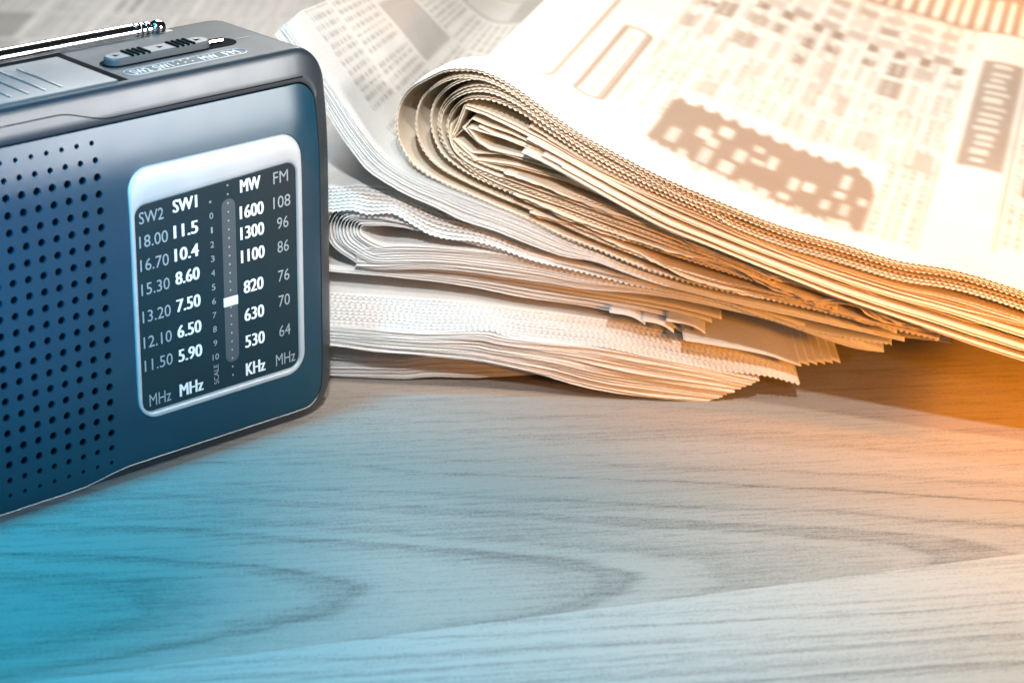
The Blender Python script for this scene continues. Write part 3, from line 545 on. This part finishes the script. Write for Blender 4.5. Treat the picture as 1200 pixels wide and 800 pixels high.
loop_group('B', (0.0, 0.0005), (0.0005, -0.0005), wv=0.0006, zig=0.0016)
loop_group('C', (0.0, 0.0006), (0.0003, -0.0008), wv=0.0006, zig=0.0016)
loop_group('D', (0.0, 0.0009, 0.0016), (0.0008, -0.0004, -0.0014), wv=0.0004, zig=0.0017)
loop_group('E', (0.0, 0.0008), (0.0004, -0.0008), wv=0.0005, zig=0.0017)
# crumpled sheets inside the fold
F = PROF
def crumple(P, off=0.0, v0=0.0, edge='cut'):
    X = offset_prof(sharp_profile(P, 0.001), off); p3.sheet(X, v0=v0, depth=0.24, rows=SHORT, deform=def3, edge=edge, wz=0.0001, wv=0.0008, thick=0.00022)
crumple(F['F1'] + F['F1b'] + F['F1c'][1:], 0, 0.001)
crumple(F['F1'] + F['F1b'] + F['F1c'][1:], 0.0009, 0.0)
crumple(F['F2'][:-1] + F['F2b'][1:] + [(-16.5, 88.5)] + F['F4'][2:], 0, 0.001)
crumple(F['F3'] + F['F3b'][1:], 0, -0.0005)
crumple(F['F4'], 0.0004, 0.0)
crumple([(188, 36.5), (150, 44), (110, 58), (70, 73), (36, 83.5), (10, 92), (-8, 96.5), (-14, 99)], 0, 0.0)
# long folded bands of the upper half: rounded page folds seen on edge
eu, uu = smooth_profile(PROF['E'][:14], 0.001), smooth_profile(PROF['U'], 0.001)
for i, (t, prot) in enumerate(((0.30, 0.001), (0.34, 0.0005), (0.56, -0.0025), (0.60, -0.003), (0.80, -0.006), (0.84, -0.0065), (0.98, -0.008), (1.03, -0.0078))):
    X = resample(eu, 260) * (1 - t) + resample(uu, 260) * t
    X = X[X[:, 0] > 0.004 + 0.007 * (i % 3)]
    p3.sheet(X, v0=prot, depth=0.26, rows=SHORT, deform=def3, edge='cut', wz=0.0002, wv=0.0004)
# lower half
for key, offs, ed in (('H1', (0, 0.0009, 0.0020), 'torn'), ('H2', (0, 0.0010, 0.0024), 'torn'), ('H3', (0, 0.0010), 'torn')):
    X = smooth_profile(PROF[key], 0.001)
    for j, o_ in enumerate(offs): p3.sheet(offset_prof(X, o_), v0=0.001 - 0.0015 * j, depth=0.24, rows=SHORT, deform=def3, edge=ed, wz=0.0004)
el = smooth_profile(PROF['E'][17:], 0.001); al = smooth_profile(PROF['C'][22:], 0.001)
for i in range(4):
    t = (i + 1) / 5; X = resample(el, 170) * (1 - t) + resample(al, 170) * t
    p3.sheet(X, v0=random.uniform(-0.001, 0.001), depth=0.24, rows=SHORT, deform=def3, edge='zig' if i % 2 else 'cut')

# 9: pages spread flat behind the radio
img9 = soften(random_page(800, 700, 23, 60, 0.4).T.copy(), 1)
p = Paper("spread_newspaper", "printed newspaper pages spread flat on the table behind the radio", 0.05, 0.10)
for i in range(3):
    X = np.array([(-0.55 + 0.01 * i, 0.0012 + 0.0012 * i), (-0.4, 0.0012 + 0.0013 * i), (-0.25, 0.002 + 0.0014 * i), (-0.10, 0.0016 + 0.0012 * i), (0.06, 0.0012 + 0.0012 * i)])
    top = i == 2
    p.sheet(smooth_profile(X * 1000, 0.0016), v0=0.004 * i, depth=0.75, edge='plain', rows=[0.003 * k for k in range(250)] if top else [0, 0.3], ink=sampler(img9, -0.56, 0.0) if top else None, mat=M_PRINTL if top else None)

# ------------------------------------------------------------------ radio
PSI = rad(42.707)
radio = empty("portable_radio", (-0.158, -0.1588, 0.0), PSI)
tag(radio, "dark grey portable radio with a white-framed tuning dial and perforated speaker grille", "radio")
mm = 0.001
X0, X1, ZT, DEP = -70, 130.3, 136.3, 60
def bulge(x, z):          # millimetres back from the dial plane
    y = 0.0
    if z > 90: y += 3.6 * ((z - 90) / 35) ** 2
    if z < 28: y += 1.5 * ((28 - z) / 24) ** 2
    if x > 112: y += 1.3 * ((x - 112) / 12) ** 2
    if x < -55: y += 1.3 * ((-55 - x) / 12) ** 2
    return y
def ss(t): t = min(1, max(0, t)); return t * t * (3 - 2 * t)
outer = rrect(X0, X1, 0.0, ZT, 13)
seam = []
for x, z in rrect(-65.5, 123.8, 4.8, 125.0, 8):
    if z < 12: z -= 2.8 * (1 - ss((x - 20) / 22)) * (1 - (z - 4.8) / 7.2)
    seam.append((x, z))
def mix(k, g=0.0): return [(a[0] * (1 - k) + b[0] * k, a[1] * (1 - k) + b[1] * k) for a, b in zip(outer, seam)]
def loop(k, dy): 
    out = []
    for (x, z), s in zip(mix(k), seam):
        out.append((x * mm, (bulge(*s) + dy) * mm, z * mm))
    return out
def back_loop(inset, y):
    L = rrect(X0 + inset, X1 - inset, inset, ZT - inset, 13 - inset * 0.8); return [(x * mm, y * mm, z * mm) for x, z in L]
loops = [loop(1, 6), loop(1, 0.5), loop(0.985, 0.2), loop(0.95, 0.05), loop(0.7, 0.75), loop(0.45, 1.55), loop(0.24, 2.3), loop(0.13, 2.75), loop(0.06, 3.25), loop(0.018, 3.9), loop(0, 4.9), loop(0, 5.4),
         back_loop(0, 10.5), back_loop(0, 20), back_loop(0, DEP - 6), back_loop(0.7, DEP - 3), back_loop(2, DEP - 1), back_loop(5, DEP)]
V, Fc = skin(loops, cap1=True)
shell = mesh_obj("body_shell", V, Fc, M_SHELL, radio, auto=50)
shell.data.materials.append(M_TOP)
for pl in shell.data.polygons:
    if abs(pl.normal.z) > 0.97 and pl.center.z > 0.13: pl.material_index = 1
# --- front panel with real holes
gap = 0.35
pan = []
cx, cz = 29, 65
for x, z in seam:
    l = math.hypot(x - cx, z - cz); pan.append((x - gap * (1 if x > cx else -1) * min(1, abs(x - cx) / 90), z - gap * (1 if z > cz else -1) * min(1, abs(z - cz) / 55)))
DX0, DX1, DZ0, DZ1, DR = 44.2, 115.0, 20.2, 109.2, 8
dial = rrect(DX0, DX1, DZ0, DZ1, DR, 8, 16)
holes = []
for c in range(-10, 7):
    for r in range(0, 21):
        x, z = c * 5.6, 120.2 - r * 5.6
        rr_ = 1.1
        if r in (0, 1): rr_ = 0.68 + 0.14 * r
        if r in (19, 20): rr_ = 0.85 - 0.25 * (r - 19)
        if r == 0: x -= 0.5
        holes.append((x, z, rr_))
pts, edges = [], []
def ring2(P):
    b = len(pts); pts.extend(P); n = len(P); edges.extend((b + i, b + (i + 1) % n) for i in range(n))
ring2(pan[::1]); ring2(dial)
NH = 12
for x, z, r in holes: ring2([(x + 1.3 * r * math.cos(k * 2 * math.pi / NH), z + 1.3 * r * math.sin(k * 2 * math.pi / NH)) for k in range(NH)])
def inside(P, x, z):
    c = False; n = len(P); j = n - 1
    for i in range(n):
        if (P[i][1] > z) != (P[j][1] > z) and x < (P[j][0] - P[i][0]) * (z - P[i][1]) / (P[j][1] - P[i][1]) + P[i][0]: c = not c
        j = i
    return c
harr = np.array(holes)
for gx in np.arange(-64, 123, 2.8):
    for gz in np.arange(5.4, 126, 2.8):
        if gx < 36 and gz > 6:     # in the grille: only cell centres
            continue
        if inside(pan, gx, gz) and not (DX0 - 1 < gx < DX1 + 1 and DZ0 - 1 < gz < DZ1 + 1): pts.append((gx, gz))
for c in range(-11, 7):
    for r in range(-1, 21): 
        q = (c * 5.6 + 2.8, 120.2 - r * 5.6 - 2.8)
        if inside(pan, *q): pts.append(q)
vo, eo, fo, *_ = delaunay_2d_cdt([Vector(q) for q in pts], edges, [], 0, 1e-4)
keep = []
for f in fo:
    x = sum(vo[i].x for i in f) / 3; z = sum(vo[i].y for i in f) / 3
    if DX0 < x < DX1 and DZ0 < z < DZ1 and inside(dial, x, z): continue
    if x < 36 and np.min((harr[:, 0] - x) ** 2 + (harr[:, 1] - z) ** 2 - (1.24 * harr[:, 2]) ** 2) < 0: continue
    if not inside(pan, x, z): continue
    keep.append(tuple(f))
PV = [(q.x * mm, bulge(q.x, q.y) * mm, q.y * mm) for q in vo]; PF = list(keep)
DEEP = []
def rim(P, prof):      # inward walls: prof = (scale towards centre or None, depth)
    b = len(PV); n = len(P); cx_, cz_ = sum(q[0] for q in P) / n, sum(q[1] for q in P) / n
    for s, dy in prof:
        for x, z in P: PV.append(((cx_ + (x - cx_) * s) * mm, (bulge(x, z) + dy) * mm, (cz_ + (z - cz_) * s) * mm))
    for i in range(len(prof) - 1):
        for k in range(n):
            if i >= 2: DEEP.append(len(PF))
            PF.append((b + i * n + k, b + (i + 1) * n + k, b + (i + 1) * n + (k + 1) % n, b + i * n + (k + 1) % n))
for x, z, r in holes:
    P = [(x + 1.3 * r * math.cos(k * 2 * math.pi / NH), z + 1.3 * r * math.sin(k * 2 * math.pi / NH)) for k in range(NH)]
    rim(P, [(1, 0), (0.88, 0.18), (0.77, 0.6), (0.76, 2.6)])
# outer rim and dial rim (walls straight back)
for P in (pan, dial):
    b = len(PV); n = len(P)
    for dy in (0, 5): PV.extend((x * mm, (bulge(x, z) + dy) * mm, z * mm) for x, z in P)
    for k in range(n): PF.append((b + k, b + (k + 1) % n, b + n + (k + 1) % n, b + n + k))
panel = mesh_obj("front_panel", PV, PF, M_PANEL, radio, auto=40)
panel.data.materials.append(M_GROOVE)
for q in DEEP: panel.data.polygons[q].material_index = 1  # deep hole walls painted black: shade of the recess put into the colour
bm = bmesh.new(); add_box(bm, -62 * mm, 42 * mm, 6.2 * mm, 7.2 * mm, 5 * mm, 124 * mm); bm_obj("speaker_cloth", bm, M_GROOVE, radio)
# dark seam filler behind the groove
V, Fc = skin([[(x * mm, (bulge(x, z) + 3.2) * mm, z * mm) for x, z in L] for L in (pan, [(a[0] + (b[0] - a[0]) * 0.1, a[1] + (b[1] - a[1]) * 0.1) for a, b in zip(seam, outer)])])
mesh_obj("panel_seam", V, Fc, M_GROOVE, radio)
# thin trim groove line on the lip above the panel
path = []
for i in range(90):
    x = -62 + (119 + 62) * i / 89
    z = 126.7 + 4.2 * (1 - ss((x - 22) / 20)); yk = 0
    path.append((x, z, yk))
def lip_y(z):
    ks = [(125.0, 0.3), (125.5, 0.05), (128.4, 0.75), (131.2, 1.55), (133.6, 2.3), (134.8, 2.75), (135.6, 3.25), (136.1, 3.9), (136.3, 4.9)]
    return bulge(60, 125.0) + np.interp(z, [k[0] for k in ks], [k[1] for k in ks])
bm = bmesh.new(); add_tube(bm, [(x * mm, (lip_y(z) + 0.02) * mm, z * mm) for x, z, _ in path], 0.22 * mm, 6); bm_obj("trim_line", bm, M_GROOVE, radio)
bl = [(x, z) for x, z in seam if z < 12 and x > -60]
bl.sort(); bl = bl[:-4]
bm = bmesh.new(); add_tube(bm, [(x * mm, (bulge(x, z) + 0.12) * mm, (z - 0.12) * mm) for x, z in bl], 0.2 * mm, 6); bm_obj("bottom_seam_line", bm, M_SILVER, radio)  # thin pale tube along the bottom seam
# dial frame: thin at the sides, broad slanting band at the top
fo_ = rrect(DX0 + 0.15, DX1 - 0.15, DZ0 + 0.15, DZ1 - 0.15, DR, 8, 16); fi_ = rrect(DX0 + 2.0, DX1 - 2.4, DZ0 + 2.6, 98.9, 4.2, 8, 16)
fi_ = [(x, z - (2.8 * (1 - (x - DX0) / 70) if z > 80 else 0)) for x, z in fi_]
def lp(P, y): return [(x * mm, y * mm, z * mm) for x, z in P]
def mixp(k): return [(a[0] * (1 - k) + b[0] * k, a[1] * (1 - k) + b[1] * k) for a, b in zip(fo_, fi_)]
V, Fc = skin([lp(fo_, 3), lp(fo_, 0.25), lp(mixp(0.06), -0.25), lp(mixp(0.2), -0.5), lp(mixp(0.8), -0.5), lp(mixp(0.94), -0.2), lp(fi_, 0.3), lp(fi_, 2)])
# follow the panel's curve at the top band
V = [(x, y + (bulge(50, z / mm) * mm if z > 0.090 else 0), z) for x, y, z in V]
mesh_obj("dial_frame", V, Fc, M_SILVER, radio, auto=60)
V, Fc = skin([lp(mixp(1.0), 0.95), lp(mixp(0.9), 0.95)]); V2 = lp(mixp(0.97), 0.5)
wind = mesh_obj("dial_window", V2 + lp(mixp(0.97), 2.0), [tuple(range(len(V2) - 1, -1, -1))], M_DIAL, radio, smooth=False)
bm = bmesh.new()
P = rrect(81.2, 86.8, 31.8, 91.2, 2.7, 6, 4); bmf = [bm.verts.new((x * mm, 0.42 * mm, z * mm)) for x, z in P]; bmb = [bm.verts.new((x * mm, 0.6 * mm, z * mm)) for x, z in P]
bm.faces.new(bmf)
for k in range(len(P)): bm.faces.new((bmf[k], bmf[(k + 1) % len(P)], bmb[(k + 1) % len(P)], bmb[k]))
slot = bm_obj("tuning_slot", bm, M_SLOT, wind)
bm = bmesh.new(); add_box(bm, 80.9 * mm, 86.9 * mm, 0.15 * mm, 0.8 * mm, 52.6 * mm, 55.9 * mm, 0.2 * mm); bm_obj("tuning_pointer", bm, M_WHITE, wind)
# lettering
def text_mesh(body, x0, x1, z0, z1, off=0.0, rot=0):
    cu = bpy.data.curves.new("t", 'FONT'); cu.body = body; cu.size = 1; cu.offset = off; cu.resolution_u = 3
    ob = bpy.data.objects.new("t", cu); C.objects.link(ob); dg = bpy.context.evaluated_depsgraph_get()
    me = bpy.data.meshes.new_from_object(ob.evaluated_get(dg)); v = np.array([q.co[:2] for q in me.vertices]); f = [tuple(p_.vertices) for p_ in me.polygons]
    bpy.data.objects.remove(ob); bpy.data.curves.remove(cu); bpy.data.meshes.remove(me)
    if rot: v = np.stack([-v[:, 1], v[:, 0]], 1)
    lo, hi = v.min(0), v.max(0); q = (v - lo) / (hi - lo)
    return np.stack([x0 + q[:, 0] * (x1 - x0), z0 + q[:, 1] * (z1 - z0)], 1), f
def letters(name, items, mat, parent, off, plane):
    Vv, Ff = [], []
    for it in items:
        v, f = text_mesh(*it[:5], off=0, rot=it[5] if len(it) > 5 else 0)
        for n_, sh in enumerate((-off, 0, off) if off else (0,)):
            b = len(Vv); Vv.extend(plane(a + sh, c, n_) for a, c in v); Ff.extend(tuple(b + i for i in q) for q in f)
    return mesh_obj(name, Vv, Ff, mat, parent, smooth=False)
fp = lambda a, c, k=0: (a * mm, (0.36 - 0.012 * k) * mm, c * mm)
bold = [("SW1", 61.7, 71.2, 91.0, 95.4), ("MW", 89.2, 97.4, 92.2, 96.7)]
for s, z in (("11.5", 82.0), ("10.4", 73.8), ("8.60", 65.5), ("7.50", 55.7), ("6.50", 46.3), ("5.90", 37.5), ("MHz", 24.8)): bold.append((s, 61.7, 71.2, z, z + 4.5))
for s, z in (("1600", 82.8), ("1300", 75.3), ("1100", 66.9), ("820", 55.6), ("630", 45.3), ("530", 35.4), ("KHz", 25.0)): bold.append((s, 88.8 if len(s) > 3 else 89.6, 98.5 if len(s) > 3 else 97.7, z, z + 4.6))
letters("bold_lettering", bold, M_WHITE, wind, 0.2, fp)
thin = [("SW2", 48.2, 57.8, 89.9, 94.0), ("FM", 103.0, 109.3, 92.3, 96.5)]
for s, z in (("18.00", 81.6), ("16.70", 73.4), ("15.30", 64.9), ("13.20", 55.2), ("12.10", 46.0), ("11.50", 37.6)): thin.append((s, 47.9, 59.2, z, z + 4.2))
thin += [("MHz", 49.2, 58.0, 24.6, 28.9), ("MHz", 102.5, 111.0, 25.1, 29.3), ("108", 102.8, 110.1, 83.3, 87.6)]
for s, z in (("96", 75.7), ("86", 67.0), ("76", 56.3), ("70", 47.0), ("64", 35.7)): thin.append((s, 104.2, 109.1, z, z + 4.2))
scl = []
for k in range(11):
    z = 85.6 - 5.12 * k; w = 0.75 if k < 10 else 1.3
    if k == 1: w = 0.35
    scl.append((str(k), 76.9 - w, 76.9 + w, z, z + 2.2))
scl.append(("SCALE", 75.9, 77.9, 25.4, 32.6, 1))
letters("short_wave_lettering", [q for q in thin if q[1] < 80], M_GREY, wind, 0, fp)
letters("fm_lettering", [q for q in thin if q[1] > 80], M_GREY, wind, 0, fp)
letters("scale_lettering", scl, M_GREY, wind, 0, fp)
bm = bmesh.new()
for k in range(23):
    z = 96 - 3.14 * k
    if abs(z - 54.2) < 2: continue
    add_box(bm, 83.6 * mm, 84.15 * mm, 0.30 * mm, 0.40 * mm, (z - 0.3) * mm, (z + 0.3) * mm)
add_box(bm, 76.2 * mm, 77.0 * mm, 0.30 * mm, 0.40 * mm, 91.3 * mm, 92.0 * mm)
bm_obj("scale_dots", bm, M_GREY, wind)
# --- top: plate, lid, slider, print, telescopic antenna
ZP = ZT
bm = bmesh.new(); add_box(bm, -60 * mm, 52.2 * mm, 9.4 * mm, 50.5 * mm, (ZP - 1) * mm, (ZP + 0.16) * mm); gapo = bm_obj("lid_gap", bm, M_GROOVE, radio)
bm = bmesh.new(); add_box(bm, -58 * mm, 48.4 * mm, 8.8 * mm, 45.5 * mm, (ZP - 1) * mm, (ZP + 0.7) * mm, 0.5 * mm); lid = bm_obj("compartment_lid", bm, plastic("lid_plastic", (0.07, 0.073, 0.077), 0.1, 0.45, 0.1, spec=0.25), radio)
bm0 = None
for k in range(5):
    x = 4.5 + 6.2 * k
    bm = bmesh.new(); add_box(bm, x * mm, (x + 0.9) * mm, 13 * mm, 40 * mm, (ZP + 0.6) * mm, (ZP + 0.95) * mm, 0.15 * mm); bm_obj("grip_rib", bm, M_SLOT, lid)
def capsule(bm, x0, x1, y0, y1, z0, z1, bev=0.0):
    P = rrect(x0, x1, y0, y1, (y1 - y0) / 2 - 0.01, 10, 3); 
    a = [bm.verts.new((x * mm, y * mm, z0 * mm)) for x, y in P]; b = [bm.verts.new((x * mm, y * mm, (z1 - bev) * mm)) for x, y in P]
    Q = rrect(x0 + bev, x1 - bev, y0 + bev, y1 - bev, (y1 - y0) / 2 - bev - 0.01, 10, 3) if bev else None
    n = len(P)
    for k in range(n): bm.faces.new((a[k], a[(k + 1) % n], b[(k + 1) % n], b[k]))
    if Q:
        c = [bm.verts.new((x * mm, y * mm, z1 * mm)) for x, y in Q]
        for k in range(n): bm.faces.new((b[k], b[(k + 1) % n], c[(k + 1) % n], c[k]))
        bm.faces.new(c)
    else: bm.faces.new(b)
bm = bmesh.new(); capsule(bm, 54.5, 108, 23.0, 33.2, ZP - 1, ZP + 0.2); sw = bm_obj("band_switch", bm, M_GROOVE, radio)
bm = bmesh.new(); capsule(bm, 56, 97, 24.2, 32.0, ZP, ZP + 2.6, 0.6); knob = bm_obj("slider_knob", bm, plastic("knob_plastic", (0.09, 0.09, 0.09), 0.1, 0.45, spec=0.3), sw)
for x0 in (64, 82):
    for k in range(4):
        bm = bmesh.new(); add_box(bm, (x0 + 2.2 * k) * mm, (x0 + 2.2 * k + 1.1) * mm, 24.5 * mm, 31.7 * mm, (ZP + 2.2) * mm, (ZP + 3.1) * mm, 0.2 * mm); bm_obj("ridge", bm, M_GROOVE, knob)
for x in (60.5, 78, 93):
    bm = bmesh.new(); vs_ = [bm.verts.new((q[0] * mm, q[1] * mm, (ZP + 2.66) * mm)) for q in ((x - 1.2, 27), (x - 1.2, 29.6), (x + 1.2, 28.3))]; bm.faces.new(vs_); bm_obj("arrow_mark", bm, M_GROOVE, knob)
bm = bmesh.new(); add_tube(bm, [(96 * mm, 28.2 * mm, (ZP + 1.0) * mm), (103 * mm, 28.2 * mm, (ZP + 0.8) * mm)], 1.0 * mm, 10); bm_obj("slide_rail", bm, M_CHROME, sw)
bm = bmesh.new(); add_box(bm, 108 * mm, 115.0 * mm, 27.9 * mm, 28.5 * mm, (ZP - 0.2) * mm, (ZP + 0.12) * mm); bm_obj("case_seam", bm, M_BLACK, radio)
bm = bmesh.new(); Pl = rrect(55, 103, 11.6, 18.6, 3.4, 8, 10); add_tube(bm, [(x * mm, y * mm, (ZP + 0.1) * mm) for x, y in Pl], 0.22 * mm, 5, True); bm_obj("band_outline", bm, M_GREY, radio)
tp = lambda a, c, k=0: (a * mm, c * mm, (ZP + 0.16) * mm)
letters("band_lettering", [("SW2", 57.5, 64.5, 12.6, 17.4), ("SW1", 66.5, 73, 12.6, 17.4), ("MW", 85, 91.5, 12.6, 17.4), ("FM", 94.5, 100, 12.6, 17.4), (":", 75, 75.7, 14, 18), (":", 78, 78.7, 14, 18), (":", 81, 81.7, 14, 18)], M_SILVER, radio, 0, tp)
# antenna
ant = empty("antenna"); ant.parent = radio
AY, AZ = 54.5, ZP + 1.2
bm = bmesh.new(); add_lathe(bm, [(-62 * mm, 2.9 * mm), (84 * mm, 2.9 * mm), (84.3 * mm, 2.6 * mm)], (0, AY * mm, AZ * mm)); bm_obj("outer_tube", bm, M_CHROME, ant)
bm = bmesh.new(); prof = [(84.3, 2.3)]
for k in range(3): b0 = 85 + 2.1 * k; prof += [(b0, 2.3), (b0 + 0.1, 2.75), (b0 + 1.1, 2.75), (b0 + 1.2, 2.2), (b0 + 1.9, 2.2)]
add_lathe(bm, [(a * mm, r * mm) for a, r in prof], (0, AY * mm, AZ * mm)); bm_obj("section_rings", bm, M_CHROME, ant)
bm = bmesh.new(); add_lathe(bm, [((91.2 + 3.3 * (1 - math.cos(a))) * mm, max(0.05, 2.7 * math.sin(a)) * mm) for a in np.linspace(0.5, math.pi, 14)], (0, AY * mm, AZ * mm)); bm_obj("tip_knob", bm, M_CHROME, ant)
bm = bmesh.new(); add_box(bm, -63 * mm, 99 * mm, 50.8 * mm, 58 * mm, (ZP - 2) * mm, (ZP + 0.1) * mm, 0.3 * mm); bm_obj("antenna_channel", bm, M_BLACK, ant)
